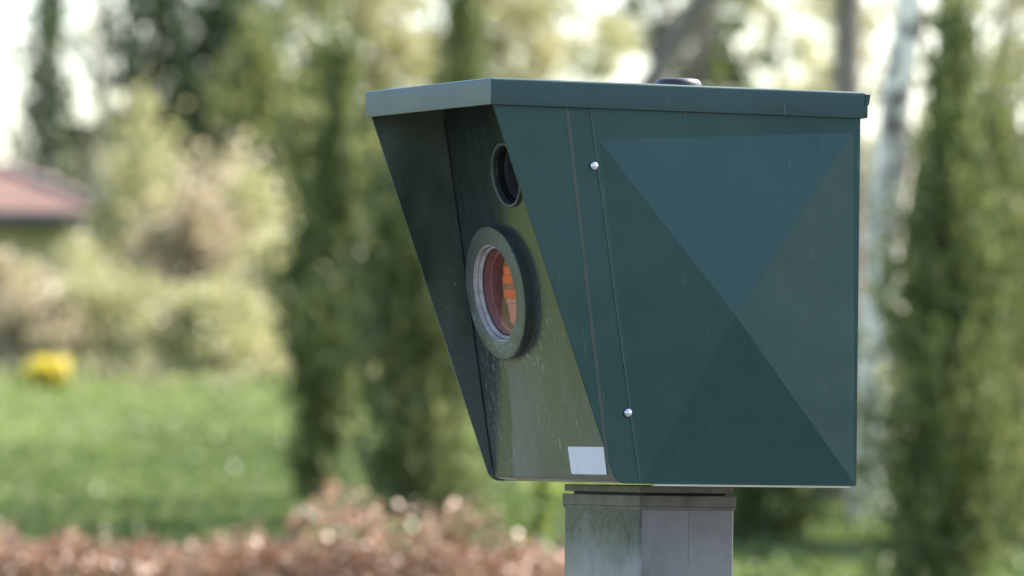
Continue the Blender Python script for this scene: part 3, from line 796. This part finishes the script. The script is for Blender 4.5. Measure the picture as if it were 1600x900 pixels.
trunk_tree("thick grey brown tree trunk standing behind the rear of the box", 38.5, [(1318, 850, 92), (1316, 650, 78), (1318, 400, 62), (1320, 150, 44), (1321, -40, 38), (1322, -300, 30), (1324, -560, 12)], bark_grey, name="broadleaf_tree")

trunk_tree("thin crooked grey tree leaning to the left at the right edge", 47.0, [(1650, 790, 34), (1638, 400, 32), (1585, 190, 28), (1515, 60, 24), (1450, -60, 18), (1400, -200, 10)], bark_grey, n=1500, name="broadleaf_tree")
trunk_tree("brown trunk leaning to the right seen over the middle of the lid", 58.0, [(985, 620, 52), (990, 330, 48), (1012, 125, 42), (1058, 50, 38), (1105, -20, 34), (1150, -110, 26), (1170, -300, 12)], bark_grey, n=1200, name="broadleaf_tree")

# --- shrubbery beyond the lawn
G1 = "shrubs along the top of the lawn"
for lab, px, D, py, rad, leaf, n, size in (
    ("pale straw coloured shrub below the tiled roof at the left edge", 15, 61, 440, .65, L_dry, 5200, .05),
    ("yellow green shrub under the end of the dark gutter", 125, 62, 425, .60, L_pale, 5200, .05),
    ("tall airy yellow green shrub beside the end of the tiled roof", 215, 64, 240, .55, L_pale, 4200, .05),
    ("straw coloured twiggy shrub between the tall airy shrub and the dark spruces", 300, 62, 345, .65, L_dry, 6800, .05),
    ("pale flowering looking shrub just left of the slim leaning thuja", 385, 63, 335, .65, L_pale, 6800, .05),
    ("low straw and green shrub in front of the yellow green shrubs", 60, 58.5, 480, .55, L_dry, 4200, .045),
    ("low pale lime shrub at the edge of the lawn left of the slim leaning thuja", 330, 58.5, 470, .70, L_pale, 6000, .045),
    ("pale shrub showing between the two dark thujas left of the box", 570, 60, 400, .50, L_pale, 4200, .05),
    ("grey beige twiggy shrub filling the gap under the dark spruces", 345, 65, 300, .75, L_dry, 6500, .055),
    ("wide pale green shrub right of the yellow flower clump", 165, 59, 455, .80, L_pale, 6500, .045),
    ("pale lime shrub touching the left side of the slim leaning thuja", 430, 60, 400, .55, L_pale, 5000, .05),
    ("olive shrub behind the bushy thuja beside the box", 700, 62, 330, .6, L_mid, 5200, .05)):
    shrub(lab, px, D, zpx(py, D) - gz(D), rad, leaf, n, size, group=G1, stems=18)

def flowers(label, px, D, w_, n, mat, hh=.28):
    r = empty("flower_clump", (wp(px, D), D, gz(D)), label, "flowers"); N = n
    c = np.stack([np.clip(RNG.normal(size=N), -1.7, 1.7) * w_ * .5, RNG.uniform(-.14, .14, N), RNG.uniform(.1, 1, N) ** .6 * hh], 1)
    ps = [c + RNG.normal(size=c.shape) * .012 for _ in range(6)]
    link("petals", mesh_of("petals", quads(np.concatenate(ps), 1, .05, 1.2)), mat, r)
    st = np.concatenate([c * np.array([1, 1, t_]) for t_ in (.2, .5, .8)])
    d = np.tile([0, 0, 1.0], (len(st), 1)); link("stalks", mesh_of("stalks", quads(st, .15, .03, 3.5, dirs=d)), L_grass, r)
flowers("bright yellow clump of spring flowers at the left edge of the lawn", 75, 55.0, .20, 85, L_yellow)
def bloom(px, D, mat, name, label, grp, hh):
    r = empty(name, (wp(px, D), D, gz(D)), label, "flower", grp); bm = bmesh.new()
    tube(bm, [(0, 0, -.02), (.01, 0, hh * .5), (0, 0, hh)], [.004, .003, .003], 5); from_bm("stalk", bm, L_grass, r)
    bm = bmesh.new(); cen_ = bm.verts.new((0, 0, hh + .002))
    for k in range(7):
        a = k * 2 * math.pi / 7; q = .40
        v_ = [bm.verts.new((math.cos(a + e) * rr_, math.sin(a + e) * rr_, hh + zz)) for e, rr_, zz in ((-q, .02, .012), (0, .036, .022), (q, .02, .012))]
        bm.faces.new((cen_, *v_))
    from_bm("petals", bm, mat, r)
for px, D in ((338, 53.0), (350, 53.8), (357, 54.4), (366, 53.4), (330, 54.2), (372, 55)): bloom(px, D, L_white, "white_flower", "small white bloom in the lawn in front of the pale shrubs", "white blooms in the lawn", .16)
for px, D in ((1303, 39.0), (1312, 39.6), (1322, 38.7)): bloom(px, D, L_yellow, "yellow_flower", "tiny yellow bloom in the grass right of the steel post", "yellow blooms right of the post", .09)

# --- grass cover on the bank
N = 75000
gy = 27 + 34 * RNG.uniform(0, 1, N) ** .8; gx = RNG.uniform(-1, 1, N) * (gy * .085 + .8)
gzv = np.interp(gy, [15, 25, 35, 60, 80], [0, .45, 1.1, 2.28, 2.75])
lenv = RNG.uniform(.03, .09, N)
cc = np.stack([gx, gy, gzv + lenv * .5], 1); dd = np.tile([0, 0, 1.0], (N, 1))
v = quads(cc, .35, .05, 1.5, dirs=dd)
far_ = gy + 3.0 * np.sin(gx * 1.1 + 1) + 1.6 * np.sin(gx * 2.7 + gy * .5) + RNG.normal(size=N) * 1.5 > 44.5  # shaded band of the lawn put into blade colour, lighter blades beyond
tag(link("grass", mesh_of("grass", v[~far_]), L_grass), "short green grass on the lower part of the sloping lawn, coloured darker as tree shade", "grass", kind='stuff')
tag(link("sunlit_grass", mesh_of("sunlit_grass", v[far_]), L_lawn2), "yellow green grass on the upper part of the lawn, coloured lighter as sunlit", "grass", kind='stuff')

N = 16000
gx = RNG.uniform(-1, 1, N) * 6.2 - 1.2; gy = 56.5 + 5.5 * RNG.uniform(0, 1, N) ** .7; lh = RNG.uniform(.1, 1, N) * (.12 + .28 * (gy - 56.5) / 5.5) * (1 + .5 * np.sin(gx * 2.1) * np.sin(gx * .83 + 2))
cc = np.stack([gx, gy, np.interp(gy, [35, 60, 80], [1.1, 2.28, 2.75]) + lh], 1); dd = np.tile([0, 0, 1.0], (N, 1))
tag(link("meadow_grass", mesh_of("meadow_grass", quads(cc, .5, .06, 2.0, dirs=dd)), L_meadow), "long pale uncut grass where the lawn meets the shrubs", "grass", kind='stuff')

# --- bungalow with a tiled hip roof at the left
def house():
    D = 76.0; g = gz(D); r = empty("bungalow", (wp(-60, D), D, g), "low house with red brown tiled roof and dark gutter at the left edge", "house")
    m_tile, n, b = mat_nodes("roof_tiles", 0.8, 0.3)
    br = n.nodes.new('ShaderNodeTexBrick'); br.inputs['Scale'].default_value = 1.6
    br.inputs['Color1'].default_value = (0.15, 0.075, 0.048, 1); br.inputs['Color2'].default_value = (0.08, 0.036, 0.028, 1); br.inputs['Mortar'].default_value = (0.10, 0.05, 0.045, 1)
    n.links.new(coords(n, rot=(R(90), 0, 0)), br.inputs['Vector'])
    n.links.new(mixc(n, ramp(n, noise(n, coords(n), 3, 5), [(.4, 0.), (.7, .6)]), br.outputs['Color'], (0.16, 0.10, 0.08)), b.inputs['Base Color']); bump(n, b, br.outputs['Fac'], .6, .03)
    m_wall = plain("rendered_wall", (0.42, 0.36, 0.26), .9, scale=2, bmp=.2); m_gut = plain("slate_gutter", (0.05, 0.05, 0.055), .5)
    m_ridge = plain("pale_ridge_tiles", (0.22, 0.15, 0.13), .8, scale=4)
    x1 = wp(140, D) - wp(-60, D); x0 = x1 - 9.0; ez = zpx(345, D) - g; hz_ = zpx(250, D) - g
    bm = bmesh.new(); 
    def bx(bm, a, b_, c, d, e, f):
        vs = [bm.verts.new((x, y, z)) for x in (a, b_) for y in (c, d) for z in (e, f)]
        for q in ((0, 1, 3, 2), (4, 6, 7, 5), (0, 4, 5, 1), (2, 3, 7, 6), (0, 2, 6, 4), (1, 5, 7, 3)): bm.faces.new([vs[i] for i in q])
    bx(bm, x0, x1, 0, 6, -.3, ez); from_bm("wall", bm, m_wall, r)
    X0, X1, Y0, Y1 = x0 - .6, x1 + .35, -.55, 6.55; rz = hz_ - .02
    hip = 1.6
    bm = bmesh.new(); P = [(X0, Y0, ez + .06), (X1, Y0, ez + .06), (X1, Y1, ez + .06), (X0, Y1, ez + .06), (X0 + hip, 3, rz), (X1 - hip, 3, rz)]
    V = [bm.verts.new(p) for p in P]
    for f in ((0, 1, 5, 4), (1, 2, 5), (2, 3, 4, 5), (3, 0, 4), (3, 2, 1, 0)): bm.faces.new([V[i] for i in f])
    rf = from_bm("roof", bm, m_tile, r)
    bm = bmesh.new(); tube(bm, [(P[4][0], 3, rz), (P[5][0], 3, rz)], [.1, .1]); tube(bm, [P[5], P[1]], [.1, .1]); tube(bm, [P[5], P[2]], [.1, .1])
    from_bm("ridge", bm, m_ridge, rf, smooth=True)
    bm = bmesh.new(); bx(bm, X0, X1 + .75, Y0 - .12, Y0 + .0, ez - .13, ez + .055); from_bm("gutter", bm, m_gut, rf, bevel=.02)
    bm = bmesh.new(); bx(bm, x0 + 5.2, x0 + 6.4, -.04, .02, ez - 1.5, ez - .4); wd = from_bm("window", bm, plain("window_glass", (.05, .06, .07), .1), r)
    bm = bmesh.new(); bx(bm, x0 + 5.1, x0 + 6.5, -.10, -.045, ez - 1.6, ez - 1.52); from_bm("sill", bm, m_kerb, wd)
house()

def brick_house():
    D = 106.0; g = gz(D); xc_ = wp(225, D); r = empty("brick_house", (xc_, D, g), "pinkish brick house mostly hidden by the dark spruces at the left", "house")
    mb = plain("pink_brick_wall", (0.36, 0.22, 0.19), .9, scale=3, bmp=.2); mr = plain("grey_brown_roof", (0.12, 0.085, 0.08), .8, scale=3)
    hw = 1.15; ez = zpx(215, D) - g; top = zpx(165, D) - g
    bm = bmesh.new(); P = [(-hw, 0, -.3), (hw, 0, -.3), (hw, 0, ez), (0, 0, top - .05), (-hw, 0, ez)]
    a = [bm.verts.new(p) for p in P]; c = [bm.verts.new((p[0], 6, p[2])) for p in P]
    bm.faces.new(a); bm.faces.new(c)
    for k in range(5): bm.faces.new((a[k], a[(k + 1) % 5], c[(k + 1) % 5], c[k]))
    from_bm("wall", bm, mb, r)
    bm = bmesh.new()
    for sg in (-1, 1):
        q = [(0, top), (sg * (hw + .25), ez - .12), (sg * (hw + .25), ez - .02), (0, top + .12)]
        a = [bm.verts.new((x, -.25, z)) for x, z in q]; c = [bm.verts.new((x, 6.25, z)) for x, z in q]
        bm.faces.new(a); bm.faces.new(c)
        for k in range(4): bm.faces.new((a[k], a[(k + 1) % 4], c[(k + 1) % 4], c[k]))
    from_bm("roof", bm, mr, r)
    bm = bmesh.new()
    for (x0_, x1_, z0_, z1_) in ((-.4, .4, ez - 1.5, ez - .6),):
        vs = [bm.verts.new((x, y, z)) for x in (x0_, x1_) for y in (-.06, -.004) for z in (z0_, z1_)]
        for q in ((0, 1, 3, 2), (4, 6, 7, 5), (0, 4, 5, 1), (2, 3, 7, 6), (0, 2, 6, 4), (1, 5, 7, 3)): bm.faces.new([vs[i_] for i_ in q])
    from_bm("window", bm, plain("dark_window", (.04, .045, .05), .2), r)
brick_house()

# --- trees beyond
G2 = "trees beyond the lawn"
def spruce(label, px, D, top_py, rad, n=9000, leaf=L_dark, base=.3, size=.10, lean=0):
    Ht = zpx(top_py, D) - gz(D)
    return columnar(label, px, D, [(0.0, rad * .7), (Ht * .2, rad), (Ht * .5, rad * .85), (Ht * .8, rad * .45), (Ht, .05)], leaf, n, size, lean=lean, trunk_r=.12, group=G2, name="spruce_tree")
spruce("slim dark conifer against white sky near the left edge", 68, 90, -200, .32, 3600, size=.08)
spruce("large dark spruce in the middle of the dark group above the shrubs", 238, 84, -330, .62, 5200)
spruce("dark spruce at the right of the dark group above the shrubs", 345, 84, -160, .64, 5200)
spruce("olive conifer behind the straw coloured shrubs", 400, 76, 60, .65, 10000, L_mid, size=.08)
def bt(label, px, D, top_py, crown_lo_py, rad, leaf, n, size=.08, tr=.1, bark=bark_grey, lean=0, gap=.75, name="broadleaf_tree", ymax=1.2):
    Ht = zpx(top_py, D) - gz(D)
    return broad(label, px, D, Ht, (max(.3, zpx(crown_lo_py, D) - gz(D)), Ht, rad), leaf, n, size, tr, bark, lean=lean, gap=gap, group=G2, name=name, ymax=ymax)
bt("yellow green spring tree between the dark spruces and the slim thuja tip", 425, 86, -150, 420, 1.0, L_mid, 9000, tr=.10)
bt("bright spring tree left of the slim conifer above the lid", 560, 90, -160, 330, 1.15, L_spring, 8500, tr=.08)
bt("mid green tree behind the slim leaning thuja", 500, 72, 170, 600, .85, L_mid, 9000)
bt("mid green tree behind the bushy thuja beside the box", 650, 74, 120, 600, .85, L_mid, 9000)
bt("spring tree over the front corner of the lid", 760, 92, -120, 260, 1.05, L_spring, 7500, tr=.08)
bt("pale thin leaved tree over the middle of the lid", 900, 95, -180, 330, 1.1, L_pale, 5200, tr=.07)
bt("tree with a leaning brown trunk over the middle of the lid", 1000, 66, -180, 60, .6, L_mid, 2500, tr=.13, lean=.75)
bt("dark leaved tree behind the round cap on the lid", 1085, 84, -160, 260, .62, L_dark, 6500)
bt("pale airy tree over the right part of the lid", 1210, 94, -190, 330, 1.0, L_pale, 5200, tr=.08)
bt("spring tree behind the birch trunk", 1340, 90, -130, 420, .9, L_spring, 4500, tr=.08)
bt("olive leaved tree behind the tall thuja", 1480, 80, 120, 640, .95, L_mid, 9000)
bt("bare limbed tree at the upper right corner", 1560, 70, -200, 120, .9, L_spring, 2600, size=.05, tr=.09)
bt("yellow green tree at the right edge behind the olive thuja", 1640, 76, -60, 560, .95, L_mid, 7000)
bt("slender pale trunked birch left of the dark spruces", 150, 96, -200, 60, .6, L_spring, 1500, size=.05, tr=.07, bark=bark_birch, name="birch_tree")

# --- far wood: one ragged mass behind everything
def wood():
    N = 90000; xs = RNG.uniform(-26, 26, N); D = 118 + RNG.uniform(0, 9, N)
    topv = 4.0 + .55 * np.sin(xs * .9) + .4 * np.sin(xs * 2.3 + 1) + .3 * np.sin(xs * 5.1)
    z = topv * RNG.uniform(0, 1, N) ** .8 + RNG.normal(size=N) * .2
    c = np.stack([xs, D, 3.0 + np.abs(z)], 1)
    tag(link("far_wood", mesh_of("far_wood", quads(c, 1, .26, 1.3)), L_mid), "far mass of mid green trees closing the view behind the lawn", "wood", kind='stuff')
wood()

# --- unseen trees added behind the camera to shade and mirror in the paintwork
for px_, py_, h_ in ((3, -16, 7.5), (9, -13, 6.0), (26, -8.2, 7.0), (-5, -15, 6.5), (-13, -14, 7.5), (34, -9, 7)):
    k_ = Vector((px_, py_, 0)); r = empty("unseen_tree", (px_, py_, -.02), "unseen leafy tree added to shade and mirror in the camera box", "tree", "unseen trees added behind the camera")
    bm = bmesh.new(); tube(bm, [(0, 0, -.1), (.1, 0, h_ * .3), (0, .1, h_ * .6), (.05, 0, h_ * .9)], [.2, .16, .1, .03], 10)
    for q in range(7):
        a = q * 2.4; tube(bm, [(.05, 0, h_ * (.25 + .08 * q)), (1.1 * math.cos(a), 1.1 * math.sin(a), h_ * (.36 + .08 * q)), (2.0 * math.cos(a), 2.0 * math.sin(a), h_ * (.4 + .08 * q))], [.07, .045, .015], 6)
    from_bm("trunk", bm, bark_grey, r, smooth=True)
    ncl = 110; d = RNG.normal(size=(ncl, 3)); d /= np.linalg.norm(d, axis=1)[:, None]; d *= RNG.uniform(.2, 1, ncl)[:, None] ** .45
    c = np.stack([d[:, 0] * 2.6, d[:, 1] * 2.2, h_ * .55 + d[:, 2] * h_ * .45], 1); k = np.repeat(c, 40, 0) + RNG.normal(size=(ncl * 40, 3)) * .28
    link("crown", mesh_of("crown", quads(k, 1, .17, 1.5)), L_thuja_b, r)
